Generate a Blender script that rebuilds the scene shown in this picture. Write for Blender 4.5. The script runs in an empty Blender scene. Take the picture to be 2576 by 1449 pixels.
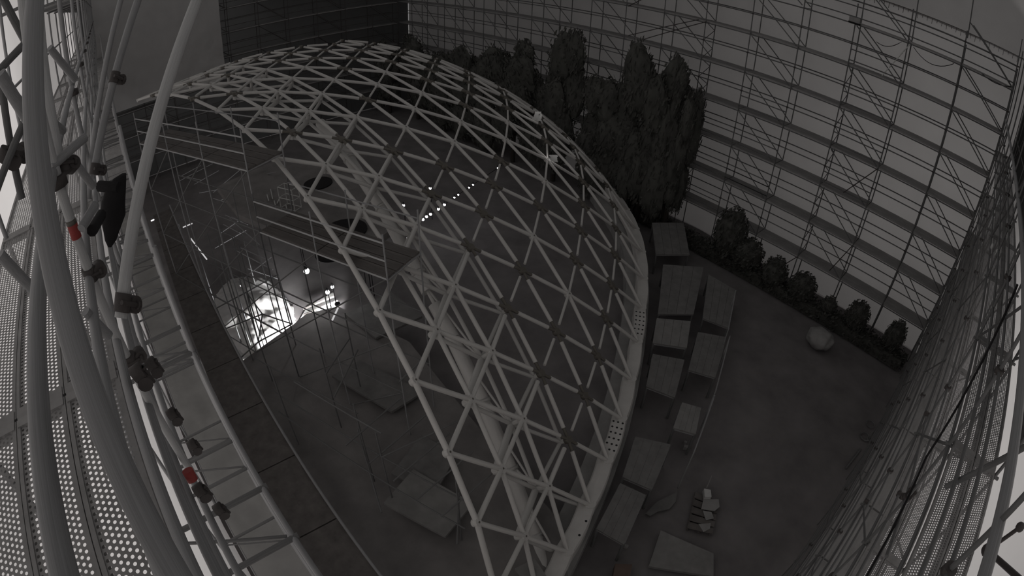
import bpy, bmesh, math, random
from mathutils import Vector, Matrix, Quaternion, noise

SC = bpy.context.scene
COL = SC.collection
RND = random.Random(11)

# ------------------------------------------------------------------ camera
# Fixed wide-angle site camera on the corner of the scaffold.  World: X along the
# north sheeting, Y towards it, Z up, metres.
CAM = Vector((14.2122, -25.7875, 14.6240))
RIGHT = Vector((0.64528, 0.76340, 0.02904))
DOWN = Vector((0.46014, -0.35804, -0.81245))
FWD = Vector((-0.60983, 0.53762, -0.58230))
FPX, KPX = 1380.07, -0.036495


def ray(u, v):
    """Unit direction in the world seen at photo pixel (u, v)."""
    du, dv = u - 1288.0, v - 724.5
    rr = math.hypot(du, dv) / FPX
    th = rr
    for _ in range(20):
        th -= (th + KPX * th ** 3 - rr) / (1 + 3 * KPX * th * th)
    ph = math.atan2(dv, du)
    s = math.sin(th)
    return RIGHT * (s * math.cos(ph)) + DOWN * (s * math.sin(ph)) + FWD * math.cos(th)


def at(u, v, x=None, y=None, z=None, d=None):
    """Point on the sight line of a photo pixel, on a plane of the site or at a distance."""
    q = ray(u, v)
    if x is not None: t = (x - CAM.x) / q.x
    elif y is not None: t = (y - CAM.y) / q.y
    elif z is not None: t = (z - CAM.z) / q.z
    else: t = d
    return CAM + q * t


cd = bpy.data.cameras.new('site_camera')
cd.type = 'PANO'
cd.panorama_type = 'FISHEYE_LENS_POLYNOMIAL'
cd.sensor_fit = 'HORIZONTAL'
cd.sensor_width = 36.0
cd.sensor_height = 36.0 * 1449 / 2576
cd.fisheye_fov = math.radians(180)
cd.fisheye_polynomial_k0 = 0.0
cd.fisheye_polynomial_k1 = -5.18032724e-02
cd.fisheye_polynomial_k2 = -1.89377967e-05
cd.fisheye_polynomial_k3 = -2.66091427e-06
cd.fisheye_polynomial_k4 = -1.15462673e-07
cd.clip_start = 0.02
cam = bpy.data.objects.new('site_camera', cd)
COL.objects.link(cam)
cam.matrix_world = Matrix.Translation(CAM) @ Matrix((RIGHT, -DOWN, -FWD)).transposed().to_4x4()
SC.camera = cam

# ------------------------------------------------------------------ exposure, night sky, lamps outside the sheeting
SC.view_settings.view_transform = 'Standard'
SC.view_settings.look = 'None'
SC.view_settings.exposure = 0.0
SC.view_settings.gamma = 1.0
SC.view_settings.use_curve_mapping = False

w = bpy.data.worlds.new('night_sky'); SC.world = w
w.use_nodes = True
w.node_tree.nodes['Background'].inputs[0].default_value = (1.0, 0.975, 0.965, 1)
w.node_tree.nodes['Background'].inputs[1].default_value = 0.155


def lamp(name, loc, watts, radius=0.5, col=(1, .97, .95)):
    ld = bpy.data.lights.new(name, 'POINT'); ld.energy = watts; ld.shadow_soft_size = radius; ld.color = col
    o = bpy.data.objects.new(name, ld); COL.objects.link(o); o.location = loc
    return o


# unseen lamps added outside so that the scaffold sheeting glows
lamp('added_backlight', (14.0, 12.0, 9.0), 2000, 1.2)
lamp('added_backlight', (0.0, 13.0, 9.0), 260, 1.2)
lamp('added_backlight', (25.0, -19.0, 10.5), 5200, 1.2)
lamp('added_backlight', (8.0, -36.5, 12.0), 8500, 1.2)
lamp('added_backlight', (-15.0, -38.0, 11.0), 8000, 1.2)
lamp('added_backlight', (-40.0, -22.0, 12.0), 2200, 1.2)

# ------------------------------------------------------------------ materials


def _nodes(name):
    m = bpy.data.materials.new(name); m.use_nodes = True
    nt = m.node_tree; nt.nodes.clear()
    out = nt.nodes.new('ShaderNodeOutputMaterial')
    return m, nt, out


def _noise_col(nt, c, scale, amt, detail=4.0, rough=.6):
    tc = nt.nodes.new('ShaderNodeTexCoord')
    nz = nt.nodes.new('ShaderNodeTexNoise'); nz.inputs['Scale'].default_value = scale
    nz.inputs['Detail'].default_value = detail; nz.inputs['Roughness'].default_value = rough
    nt.links.new(tc.outputs['Object'], nz.inputs['Vector'])
    rp = nt.nodes.new('ShaderNodeValToRGB')
    rp.color_ramp.elements[0].position = .25; rp.color_ramp.elements[1].position = .75
    rp.color_ramp.elements[0].color = (*[x * (1 - amt) for x in c], 1)
    rp.color_ramp.elements[1].color = (*[min(1, x * (1 + amt)) for x in c], 1)
    nt.links.new(nz.outputs['Fac'], rp.inputs['Fac'])
    return rp.outputs['Color'], nz.outputs['Fac']


def pmat(name, c, rough=.6, metal=0.0, scale=6.0, amt=.15, bump=0.0):
    m, nt, out = _nodes(name)
    b = nt.nodes.new('ShaderNodeBsdfPrincipled')
    col, fac = _noise_col(nt, c, scale, amt)
    nt.links.new(col, b.inputs['Base Color'])
    b.inputs['Roughness'].default_value = rough; b.inputs['Metallic'].default_value = metal
    b.inputs['Specular IOR Level'].default_value = .3
    if bump:
        bp = nt.nodes.new('ShaderNodeBump'); bp.inputs['Strength'].default_value = bump; bp.inputs['Distance'].default_value = .05
        nt.links.new(fac, bp.inputs['Height']); nt.links.new(bp.outputs[0], b.inputs['Normal'])
    nt.links.new(b.outputs[0], out.inputs[0])
    return m


def sheet_mat(name, c, trans, amt=.06, scale=.8):
    m, nt, out = _nodes(name)
    col, fac = _noise_col(nt, c, scale, amt)
    d = nt.nodes.new('ShaderNodeBsdfDiffuse'); t = nt.nodes.new('ShaderNodeBsdfTranslucent'); mx = nt.nodes.new('ShaderNodeMixShader')
    nt.links.new(col, d.inputs[0]); nt.links.new(col, t.inputs[0])
    mx.inputs[0].default_value = trans
    nt.links.new(d.outputs[0], mx.inputs[1]); nt.links.new(t.outputs[0], mx.inputs[2]); nt.links.new(mx.outputs[0], out.inputs[0])
    return m


def glow_mat(name, c, e):
    m, nt, out = _nodes(name)
    s = nt.nodes.new('ShaderNodeEmission'); s.inputs[0].default_value = (*c, 1); s.inputs[1].default_value = e
    nt.links.new(s.outputs[0], out.inputs[0])
    return m


M = dict(
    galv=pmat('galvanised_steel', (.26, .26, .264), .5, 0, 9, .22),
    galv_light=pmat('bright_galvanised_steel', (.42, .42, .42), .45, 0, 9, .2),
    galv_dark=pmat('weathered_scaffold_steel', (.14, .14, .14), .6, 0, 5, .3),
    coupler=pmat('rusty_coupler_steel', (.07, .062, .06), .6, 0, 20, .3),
    deck=pmat('worn_deck_steel', (.27, .265, .262), .7, 0, 3, .25),
    plank=pmat('perforated_plank_steel', (.25, .245, .242), .6, 0, 6, .25),
    paint=pmat('grey_painted_steel', (.52, .508, .49), .6, 0, 1.5, .10),
    paint_in=pmat('grey_painted_inner_steel', (.50, .49, .475), .65, 0, 1.5, .12),
    sleeve=pmat('dark_unpainted_joint_steel', (.13, .12, .105), .6, 0, 14, .4),
    hole=pmat('dark_bolt_hole', (.03, .03, .03), .8),
    soil=pmat('trodden_dark_soil', (.175, .165, .165), .95, 0, .7, .25, .35),
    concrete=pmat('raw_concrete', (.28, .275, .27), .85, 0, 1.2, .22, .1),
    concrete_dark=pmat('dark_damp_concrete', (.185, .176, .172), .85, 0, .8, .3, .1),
    ply=pmat('grey_formwork_plywood', (.165, .162, .158), .8, 0, 2.0, .25),
    ply_light=pmat('pale_formwork_plywood', (.22, .216, .21), .8, 0, 2.0, .2),
    timber=pmat('dark_timber_boards', (.12, .11, .105), .85, 0, 3.0, .3),
    card=pmat('brown_cardboard', (.13, .095, .08), .9, 0, 4.0, .2),
    film=sheet_mat('wrinkled_plastic_film', (.38, .375, .365), .25, .12, 1.6),
    cover=sheet_mat('crumpled_plastic_cover', (.62, .61, .6), .3, .1, 2.2),
    pale=pmat('pale_plastic', (.5, .5, .49), .5, 0, 3.0, .15),
    tarp_n=sheet_mat('white_scaffold_sheeting', (.38, .371, .368), .5, .05, .6),
    tarp_up=sheet_mat('upper_scaffold_sheeting', (.30, .293, .29), .5, .08, .5),
    tarp_w=sheet_mat('grey_scaffold_net', (.07, .07, .07), .35, .12, .5),
    tarp_panel=sheet_mat('hanging_white_sheet', (.58, .57, .565), .4, .06, .7),
    leaf=pmat('dark_evergreen_leaf', (.075, .075, .068), .8, 0, 3.0, .4),
    bark=pmat('dark_bark', (.04, .034, .03), .9, 0, 8.0, .3),
    red=pmat('red_marking_tape', (.30, .05, .045), .6, 0, 10, .1),
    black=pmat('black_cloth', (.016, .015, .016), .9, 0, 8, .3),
    rope=pmat('white_rope', (.6, .6, .58), .8, 0, 20, .2),
    glow=glow_mat('lit_lamp_glass', (1.0, .98, 1.0), 14.0),
    glow_soft=glow_mat('lit_small_lamp_glass', (1.0, .98, 1.0), 2.2),
    glow_dim=glow_mat('dim_lamp_glass', (1.0, .98, .98), .55),
)

# ------------------------------------------------------------------ building helpers
_cache = {}


def mesh_obj(name, me, parent=None, loc=None):
    o = bpy.data.objects.new(name, me); COL.objects.link(o)
    if parent: o.parent = parent
    if loc is not None: o.location = loc
    return o


def pydata(name, v, f, mat, smooth=False):
    me = bpy.data.meshes.new(name); me.from_pydata(v, [], f); me.materials.append(M[mat]); me.update()
    if smooth:
        for p in me.polygons: p.use_smooth = True
    return me


def tube_mesh(mat, seg):
    k = ('t', mat, seg)
    if k not in _cache:
        v = []; f = []
        for z in (0, 1):
            for i in range(seg):
                a = 2 * math.pi * i / seg
                v.append((math.cos(a), math.sin(a), z))
        for i in range(seg):
            j = (i + 1) % seg
            f.append((i, j, seg + j, seg + i))
        f.append(tuple(range(seg - 1, -1, -1))); f.append(tuple(range(seg, 2 * seg)))
        me = pydata('tube', v, f, mat)
        for p in me.polygons[:seg]: p.use_smooth = True
        _cache[k] = me
    return _cache[k]


def tube(name, a, b, r, mat, parent=None, seg=8):
    a = Vector(a); b = Vector(b); d = b - a
    o = mesh_obj(name, tube_mesh(mat, seg), parent)
    o.rotation_mode = 'QUATERNION'
    o.rotation_quaternion = Vector((0, 0, 1)).rotation_difference(d.normalized())
    base = parent_loc(parent)
    o.location = a - base
    o.scale = (r, r, d.length)
    return o


def parent_loc(p):
    v = Vector((0, 0, 0))
    while p is not None:
        v += p.location; p = p.parent
    return v


def box_mesh(mat):
    k = ('b', mat)
    if k not in _cache:
        v = [(x, y, z) for x in (-.5, .5) for y in (-.5, .5) for z in (-.5, .5)]
        f = [(0, 1, 3, 2), (4, 6, 7, 5), (0, 4, 5, 1), (2, 3, 7, 6), (0, 2, 6, 4), (1, 5, 7, 3)]
        _cache[k] = pydata('board', v, f, mat)
    return _cache[k]


def box(name, c, size, mat, parent=None, rz=0.0, tilt=None):
    o = mesh_obj(name, box_mesh(mat), parent)
    o.location = Vector(c) - parent_loc(parent)
    o.rotation_euler = (tilt or 0, 0, rz); o.scale = size
    return o


def slab(name, pts, th, mat, parent=None):
    """Flat polygon plate with thickness th below its top face."""
    base = parent_loc(parent); n = len(pts)
    v = [tuple(Vector(p) - base) for p in pts] + [tuple(Vector(p) - base - Vector((0, 0, th))) for p in pts]
    area = sum(pts[i][0] * pts[(i + 1) % n][1] - pts[(i + 1) % n][0] * pts[i][1] for i in range(n))
    idx = list(range(n)) if area > 0 else list(range(n - 1, -1, -1))
    f = [tuple(idx), tuple(n + i for i in reversed(idx))]
    for k in range(n):
        i, j = idx[k], idx[(k + 1) % n]
        f.append((j, i, n + i, n + j))
    return mesh_obj(name, pydata(name, v, f, mat), parent)


def thing(name, label, cat, loc, group=None):
    o = bpy.data.objects.new(name, None); COL.objects.link(o)
    o.location = loc; o.empty_display_size = .3
    o['label'] = label; o['category'] = cat
    if group: o['group'] = group
    return o


def tag(o, label, cat, group=None):
    o['label'] = label; o['category'] = cat
    if group: o['group'] = group
    return o


def struct(o):
    o['kind'] = 'structure'
    return o


def sheet(name, p0, u, v, nu, nv, amp, mat, seed=0, parent=None, freq=.35):
    """Wrinkled cloth rectangle: corner p0, edge vectors u and v."""
    p0 = Vector(p0); u = Vector(u); v = Vector(v); n = u.cross(v).normalized()
    base = parent_loc(parent); vs = []; fs = []
    for j in range(nv + 1):
        for i in range(nu + 1):
            p = p0 + u * (i / nu) + v * (j / nv)
            q = p * freq + Vector((seed * 7.1, 0, 0))
            h = noise.noise(q) + .5 * noise.noise(q * 2.3) + .25 * noise.noise(q * 5.1)
            vs.append(tuple(p + n * (h * amp) - base))
    for j in range(nv):
        for i in range(nu):
            a = j * (nu + 1) + i
            fs.append((a, a + 1, a + nu + 2, a + nu + 1))
    return mesh_obj(name, pydata(name, vs, fs, mat, True), parent)


def ball(name, c, r, mat, parent=None, sub=2):
    k = ('s', mat, sub)
    if k not in _cache:
        bm = bmesh.new(); bmesh.ops.create_icosphere(bm, subdivisions=sub, radius=1.0)
        me = bpy.data.meshes.new('ball'); bm.to_mesh(me); bm.free(); me.materials.append(M[mat])
        for p in me.polygons: p.use_smooth = True
        _cache[k] = me
    o = mesh_obj(name, _cache[k], parent); o.location = Vector(c) - parent_loc(parent)
    o.scale = (r, r, r) if not isinstance(r, tuple) else r
    return o


def plank_mesh(length, width, nx, ny, rad, th=.05):
    """Perforated steel plank: staggered rows of real round holes, folded side rails."""
    k = ('p', length, width)
    if k in _cache: return _cache[k]
    v = []; f = []
    a, b = length / nx, (width - .05) / ny
    for j in range(ny):
        y0 = -width / 2 + .025 + j * b
        off = .5 * (j % 2)
        for i in range(nx):
            cx, cy = (i + .5 + off) * a, y0 + b / 2
            if i == nx - 1 and off: continue
            s = len(v)
            for q in range(8):
                t = math.pi / 4 * q + math.pi / 8
                v.append((cx + rad * math.cos(t), cy + rad * math.sin(t), 0))
            o = []
            for q in range(8):
                t = math.pi / 4 * q + math.pi / 8
                m = max(abs(math.cos(t)), abs(math.sin(t)))
                o.append((cx + a / 2 * math.cos(t) / m, cy + b / 2 * math.sin(t) / m, 0))
            v += o
            for q in range(8):
                r2 = (q + 1) % 8
                f.append((s + q, s + 8 + q, s + 8 + r2, s + r2))
            # square the cell corners
            for q, (sx, sy) in ((0, (1, 1)), (2, (-1, 1)), (4, (-1, -1)), (6, (1, -1))):
                c = len(v); v.append((cx + sx * a / 2, cy + sy * b / 2, 0))
                f.append((s + 8 + q, c, s + 8 + (q + 1) % 8))
        if off:
            for x0, x1 in ((0, a / 2), (length - a / 2, length)):
                s = len(v); v += [(x0, y0, 0), (x1, y0, 0), (x1, y0 + b, 0), (x0, y0 + b, 0)]; f.append((s, s + 1, s + 2, s + 3))
    for sy in (-1, 1):
        y1, y2 = sy * (width / 2 - .025), sy * width / 2
        lo, hi = min(y1, y2), max(y1, y2)
        s = len(v)
        v += [(x, y, z) for x in (0, length) for y in (lo, hi) for z in (-th, .006)]
        f += [tuple(s + q for q in t) for t in ((0, 1, 3, 2), (4, 6, 7, 5), (0, 4, 5, 1), (2, 3, 7, 6), (0, 2, 6, 4), (1, 5, 7, 3))]
    for x0, x1 in ((-.02, .06), (length - .06, length + .02)):
        s = len(v)
        v += [(x, y, z) for x in (x0, x1) for y in (-width / 2 + .01, width / 2 - .01) for z in (-th, .012)]
        f += [tuple(s + q for q in t) for t in ((0, 1, 3, 2), (4, 6, 7, 5), (0, 4, 5, 1), (2, 3, 7, 6), (0, 2, 6, 4), (1, 5, 7, 3))]
    _cache[k] = pydata('perforated_plank', v, f, 'plank')
    return _cache[k]



def coupler(c, d, parent, r=.031, d2=None):
    """Scaffold coupler: a hinged collar round the tube along d, a second collar beside it, a bolt and nut."""
    c = Vector(c); d = Vector(d).normalized(); s = d.orthogonal().normalized() if d2 is None else Vector(d2).normalized()
    n = d.cross(s).normalized()
    tube('coupler', c - d * .032, c + d * .032, r, 'coupler', parent, 12)
    tube('coupler', c + n * .052 - s * .028, c + n * .052 + s * .028, r, 'coupler', parent, 12)
    tube('coupler_bolt', c + s * .03 - n * .035, c + s * .03 + n * .06, .009, 'coupler', parent, 6)
    tube('coupler_nut', c + s * .03 + n * .045, c + s * .03 + n * .06, .016, 'coupler', parent, 6)

DOME = {
 0: (-2, [(11.63, -23.29, 1.26), (10.51, -22.67, 2.76), (9.30, -22.23, 3.99), (7.97, -21.96, 4.99), (6.43, -21.74, 5.87), (4.67, -21.56, 6.67), (2.70, -21.47, 7.43), (0.56, -21.51, 8.12), (-1.68, -21.70, 8.75), (-3.98, -22.03, 9.25), (-6.30, -22.50, 9.64), (-8.65, -23.12, 9.88), (-10.98, -23.80, 9.89), (-13.29, -24.53, 9.71), (-15.57, -25.31, 9.32)]),
 1: (-1, [(10.97, -21.64, 1.26), (9.69, -21.12, 2.60), (8.35, -20.75, 3.74), (6.84, -20.48, 4.77), (5.14, -20.28, 5.74), (3.24, -20.16, 6.66), (1.18, -20.14, 7.51), (-1.00, -20.26, 8.25), (-3.25, -20.51, 8.88), (-5.56, -20.89, 9.38), (-7.90, -21.41, 9.73), (-10.24, -21.99, 9.88), (-12.58, -22.66, 9.83), (-14.89, -23.37, 9.57), (-17.19, -24.13, 9.12)]),
 2: (0, [(10.31, -20.05, 1.25), (8.89, -19.59, 2.48), (7.38, -19.23, 3.62), (5.72, -18.96, 4.71), (3.87, -18.80, 5.76), (1.86, -18.73, 6.75), (-0.27, -18.80, 7.64), (-2.49, -19.00, 8.40), (-4.78, -19.32, 9.02), (-7.12, -19.75, 9.49), (-9.47, -20.27, 9.77), (-11.82, -20.84, 9.85), (-14.16, -21.50, 9.73), (-16.50, -22.21, 9.42)]),
 3: (1, [(9.61, -18.50, 1.23), (8.05, -18.03, 2.44), (6.39, -17.66, 3.60), (4.58, -17.42, 4.75), (2.62, -17.31, 5.86), (0.52, -17.32, 6.89), (-1.67, -17.46, 7.79), (-3.95, -17.75, 8.56), (-6.29, -18.15, 9.15), (-8.64, -18.60, 9.56), (-11.01, -19.11, 9.77), (-13.38, -19.70, 9.80), (-15.75, -20.35, 9.62), (-18.11, -21.04, 9.24)]),
 4: (2, [(8.84, -16.93, 1.22), (7.14, -16.43, 2.45), (5.37, -16.07, 3.66), (3.45, -15.87, 4.85), (1.36, -15.82, 6.01), (-0.81, -15.91, 7.06), (-3.06, -16.15, 7.96), (-5.40, -16.53, 8.71), (-7.77, -16.97, 9.25), (-10.16, -17.46, 9.61), (-12.55, -17.99, 9.77), (-14.95, -18.57, 9.75), (-17.34, -19.20, 9.53)]),
 5: (3, [(7.98, -15.32, 1.21), (6.17, -14.81, 2.48), (4.28, -14.48, 3.75), (2.25, -14.34, 5.01), (0.08, -14.38, 6.20), (-2.16, -14.56, 7.25), (-4.48, -14.89, 8.15), (-6.86, -15.33, 8.85), (-9.26, -15.81, 9.33), (-11.68, -16.32, 9.65), (-14.09, -16.86, 9.77), (-16.51, -17.43, 9.70)]),
 6: (4, [(6.98, -13.66, 1.20), (5.08, -13.18, 2.54), (3.10, -12.90, 3.88), (0.98, -12.84, 5.19), (-1.24, -12.97, 6.39), (-3.54, -13.25, 7.45), (-5.91, -13.66, 8.31), (-8.33, -14.15, 8.97), (-10.76, -14.66, 9.43), (-13.20, -15.18, 9.69), (-15.64, -15.71, 9.76)]),
 7: (5, [(5.85, -11.93, 1.22), (3.89, -11.53, 2.63), (1.83, -11.35, 4.04), (-0.33, -11.38, 5.38), (-2.61, -11.61, 6.58), (-4.96, -11.99, 7.61), (-7.38, -12.47, 8.44), (-9.82, -12.99, 9.07), (-12.27, -13.52, 9.47), (-14.72, -14.04, 9.67)]),
 8: (6, [(4.62, -10.17, 1.25), (2.62, -9.88, 2.74), (0.52, -9.82, 4.20), (-1.70, -9.97, 5.55), (-4.03, -10.31, 6.74), (-6.43, -10.79, 7.71), (-8.88, -11.32, 8.48), (-11.33, -11.85, 9.05), (-13.78, -12.38, 9.39), (-16.25, -12.89, 9.55)]),
 9: (7, [(3.33, -8.41, 1.27), (1.27, -8.27, 2.86), (-0.88, -8.35, 4.36), (-3.15, -8.63, 5.70), (-5.52, -9.08, 6.83), (-7.95, -9.63, 7.74), (-10.39, -10.18, 8.44), (-12.84, -10.72, 8.92), (-15.29, -11.24, 9.19)]),
 10: (8, [(1.89, -6.74, 1.32), (-0.19, -6.76, 2.99), (-2.39, -6.99, 4.50), (-4.69, -7.40, 5.78), (-7.07, -7.92, 6.83), (-9.48, -8.50, 7.66), (-11.92, -9.06, 8.26), (-14.36, -9.60, 8.65)]),
 11: (9, [(0.31, -5.25, 1.35), (-1.78, -5.43, 3.06), (-3.99, -5.78, 4.53), (-6.28, -6.26, 5.75), (-8.64, -6.82, 6.71), (-11.05, -7.41, 7.44), (-13.47, -7.98, 7.94)]),
 12: (10, [(-1.36, -3.97, 1.35), (-3.46, -4.26, 3.05), (-5.64, -4.69, 4.46), (-7.92, -5.21, 5.60), (-10.26, -5.79, 6.47), (-12.65, -6.39, 7.08)]),
 13: (11, [(-3.11, -2.87, 1.33), (-5.18, -3.23, 2.98), (-7.34, -3.69, 4.32), (-9.60, -4.23, 5.35), (-11.93, -4.84, 6.09)]),
 14: (12, [(-4.90, -1.89, 1.30), (-6.93, -2.28, 2.87), (-9.07, -2.77, 4.10), (-11.31, -3.34, 5.00)]),
}
# ------------------------------------------------------------------ ground and sheeting
gv = []; gf = []
NX, NY = 90, 70
for j in range(NY + 1):
    for i in range(NX + 1):
        x, y = -46 + 80 * i / NX, -46 + 66 * j / NY
        gv.append((x, y, -.05 + .05 * noise.noise(Vector((x * .5, y * .5, 0)))))
for j in range(NY):
    for i in range(NX):
        a = j * (NX + 1) + i; gf.append((a, a + 1, a + NX + 2, a + NX + 1))
struct(mesh_obj('floor', pydata('floor', gv, gf, 'soil', True)))

wn = struct(sheet('wall_north', (-31.0, .22, 0), (47.3, 0, 0), (0, 0, 15.45), 180, 60, .035, 'tarp_n', 1))
sheet('upper_sheet', (-31.0, .30, 15.35), (48.5, 0, 0), (0, 0, 5.2), 150, 14, .05, 'tarp_up', 2, wn)
we = struct(sheet('wall_east', (16.45, .3, 0), (0, -31.5, 0), (0, 0, 16.6), 110, 56, .03, 'tarp_n', 3))
ws = struct(sheet('wall_south', (17.2, -27.30, 0), (-49.0, -1.81, 0), (0, 0, 17.0), 170, 56, .03, 'tarp_n', 4))
ww = struct(sheet('wall_west', (-31.2, -29.0, 0), (0, 29.2, 0), (0, 0, 17.0), 90, 50, .04, 'tarp_w', 5))
hp = sheet('hanging_sheet', (-28.6, -28.4, 6.6), (0, 10.6, 0), (0, 0, 9.6), 80, 60, .13, 'tarp_panel', 6, None, .5)
tag(hp, 'tall grey-white sheet hanging across the far left corner', 'tarpaulin')
# ties along the seam of the north sheeting
tie_v = []; tie_f = []
for i in range(90):
    x = -6 + i * .24; s = len(tie_v)
    tie_v += [(x, .14, 15.47), (x + .02, .14, 15.47), (x + .02, .14, 15.30 - .06 * (i % 3)), (x, .14, 15.30 - .06 * (i % 3)),
              (x, .17, 15.47), (x + .02, .17, 15.47), (x + .02, .17, 15.30 - .06 * (i % 3)), (x, .17, 15.30 - .06 * (i % 3))]
    tie_f += [(s, s + 1, s + 2, s + 3), (s + 4, s + 7, s + 6, s + 5), (s, s + 3, s + 7, s + 4), (s + 1, s + 5, s + 6, s + 2)]
tt = mesh_obj('sheet_ties', pydata('sheet_ties', tie_v, tie_f, 'coupler'), wn); tt['kind'] = 'stuff'
tube('seam_cord', (-31, .15, 15.46), (16.4, .15, 15.46), .014, 'coupler', wn, 6)

# ------------------------------------------------------------------ facade scaffolds


def facade(name, label, p0, u, v, cols, depth, levels, ztop, mat='galv_dark', brace=1, rails=True, deck_levels=None,
           gr=(.5, 1.0), bays_skip=None, zbot=0.0, rosettes=True, deckmat='deck', pipe=1.0):
    """Scaffold along a facade: columns at distances cols along u, inner plane at p0, outer plane depth towards v."""
    p0 = Vector(p0); u = Vector(u).normalized(); v = Vector(v).normalized(); Z = Vector((0, 0, 1))
    t = thing(name, label, 'scaffold', (p0.x, p0.y, zbot))
    deck_levels = levels if deck_levels is None else deck_levels
    P = lambda s, d, z: Vector((p0.x, p0.y, 0)) + u * s + v * d + Z * z
    rz = math.atan2(u.y, u.x)
    for ci, s in enumerate(cols):
        for d in (0, depth):
            tube('standard', P(s, d, zbot), P(s, d, ztop + (.25 if (ci + int(d > 0)) % 3 else -.35)), .024 * pipe, mat, t, 6)
        for z in levels:
            tube('transom', P(s, -.06, z - .05), P(s, depth + .06, z - .05), .024 * pipe, mat, t, 6)
            if rosettes: tube('rosette', P(s, 0, z + .97), P(s, 0, z + 1.03), .06, 'coupler', t, 8)
    for bi, (s0, s1) in enumerate(zip(cols[:-1], cols[1:])):
        for z in levels:
            tube('ledger', P(s0, 0, z - .07), P(s1, 0, z - .07), .024 * pipe, mat, t, 6)
            if rails:
                for g in gr: tube('guard_rail', P(s0, 0, z + g), P(s1, 0, z + g), .022 * pipe, mat, t, 6)
                tube('outer_rail', P(s0, depth, z + 1.0), P(s1, depth, z + 1.0), .022 * pipe, mat, t, 6)
            if z in deck_levels and not (bays_skip and bays_skip(bi, z)):
                c = (P(s0, depth / 2, z) + P(s1, depth / 2, z)) / 2
                box('deck', c, ((s1 - s0) - .05, depth - .04, .06), deckmat, t, rz)
        if brace and bi % 2 == brace - 1:
            for z in levels:
                for d, k in ((0, 0.0), (depth, .10)):
                    tube('diagonal_brace', P(s0 + .08 + k, d, z + (levels[0] - levels[1] if len(levels) > 1 else 2) - .12), P(s1 - .1 + k * .5, d, z + .05), .021 * pipe, mat, t, 6)
    return t


NB = 2.57
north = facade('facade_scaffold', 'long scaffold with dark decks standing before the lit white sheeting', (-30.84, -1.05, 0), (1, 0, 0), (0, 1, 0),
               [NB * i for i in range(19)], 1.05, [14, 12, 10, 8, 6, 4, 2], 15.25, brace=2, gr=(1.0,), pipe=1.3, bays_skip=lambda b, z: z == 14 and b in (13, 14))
# extra rails on some bays
for bi, z in ((15, 14), (16, 14), (17, 14), (14, 14), (13, 4), (12, 4), (12, 6), (13, 8), (13, 6), (15, 10), (15, 8), (15, 6), (15, 12), (12, 2), (13, 4)):
    x = -30.84 + NB * bi
    for g in (.25, .75):
        tube('loose_rail', (x, -1.10, z + g), (x + NB, -1.10, z + g), .028, 'galv_dark', north, 6)
# zigzag cross bracing in the depth of two column lines
for x in (7.71, 0.0):
    for z in (2, 4, 6, 8, 10):
        for k in range(2):
            tube('depth_brace', (x, -1.05, z + k), (x, 0, z + k + .5), .02, 'galv_dark', north, 6)
            tube('depth_brace', (x, 0, z + k + .5), (x, -1.05, z + k + 1), .02, 'galv_dark', north, 6)
# long raking tubes near the corner of the sheeted part
for a, b in (((-5.0, -1.1, 11.9), (-1.5, -1.1, 14.0)), ((-4.8, -1.1, 10.2), (-.4, -1.1, 12.0)), ((-3.7, -1.15, 10.2), (0.1, -1.15, 12.0)),
             ((9.0, -1.15, 6.2), (10.28, -1.15, 8.0)), ((9.6, -1.15, 2.2), (10.28, -1.15, 4.0)), ((6.5, -1.15, .3), (7.71, -1.15, 2.0))):
    tube('raking_tube', a, b, .024, 'coupler', north, 6)
tube('antenna_post', (12.85, 0, 15.2), (12.85, 0, 17.6), .03, 'galv_dark', north, 6)
tube('antenna_post', (10.28, 0, 15.2), (10.28, 0, 17.6), .03, 'galv_dark', north, 6)

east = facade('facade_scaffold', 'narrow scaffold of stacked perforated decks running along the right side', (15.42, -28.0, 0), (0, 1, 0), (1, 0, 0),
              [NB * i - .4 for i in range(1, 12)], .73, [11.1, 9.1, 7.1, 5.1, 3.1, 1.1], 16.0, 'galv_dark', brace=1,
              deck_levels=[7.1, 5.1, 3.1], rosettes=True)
pm = plank_mesh(2.55, .325, 78, 10, .0088)
for z in (11.1, 9.1):
    for bi in range(10):
        for k in range(2):
            o = mesh_obj('perforated_plank', pm, east)
            o.location = Vector((15.42 + .20 + k * .335, -28.0 + NB * (bi + 1) - .39, z)) - east.location
            o.rotation_euler = (0, 0, math.pi / 2)
dn = sheet('dark_screen', (16.24, -20.5, 11.2), (0, 20.2, 0), (0, 0, 4.8), 60, 16, .05, 'tarp_w', 12, east)  # dark sheet added to hide the glow of the far sheeting
tube('top_rail', (15.42, -27, 12.62), (15.42, -1, 12.62), .045, 'galv', east, 10)
tube('corner_brace', at(2380, 1224, x=15.42), at(2600, 1112, x=15.75), .03, 'galv_dark', east, 8)
tube('corner_brace', at(2230, 1400, x=15.42), at(2330, 1050, x=15.42), .024, 'galv_dark', east, 8)
q0, q1 = at(2484, 1384, x=16.2), at(2566, 1326, x=16.3)
tube('wall_tie', q0, q1, .022, 'coupler', east, 8)
ball('tie_ring', q1, .05, 'coupler', east)
tube('wall_tie', q0, at(2585, 1475, x=16.35), .03, 'coupler', east, 8)
ball('tie_coupler', q0, .07, 'coupler', east)
for (u, v) in ((2275, 1250), (2262, 1243), (2290, 1236), (2330, 1040), (2180, 1260)):
    coupler(at(u, v, x=15.42), (0, 1, 0), east, .04, (0, 0, 1))
tube('cable', at(2560, 715, x=15.38), at(2330, 1150, x=15.38), .016, 'black', east, 6)
tube('cable', at(2330, 1150, x=15.38), at(2180, 1449, x=15.38), .016, 'black', east, 6)

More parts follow.
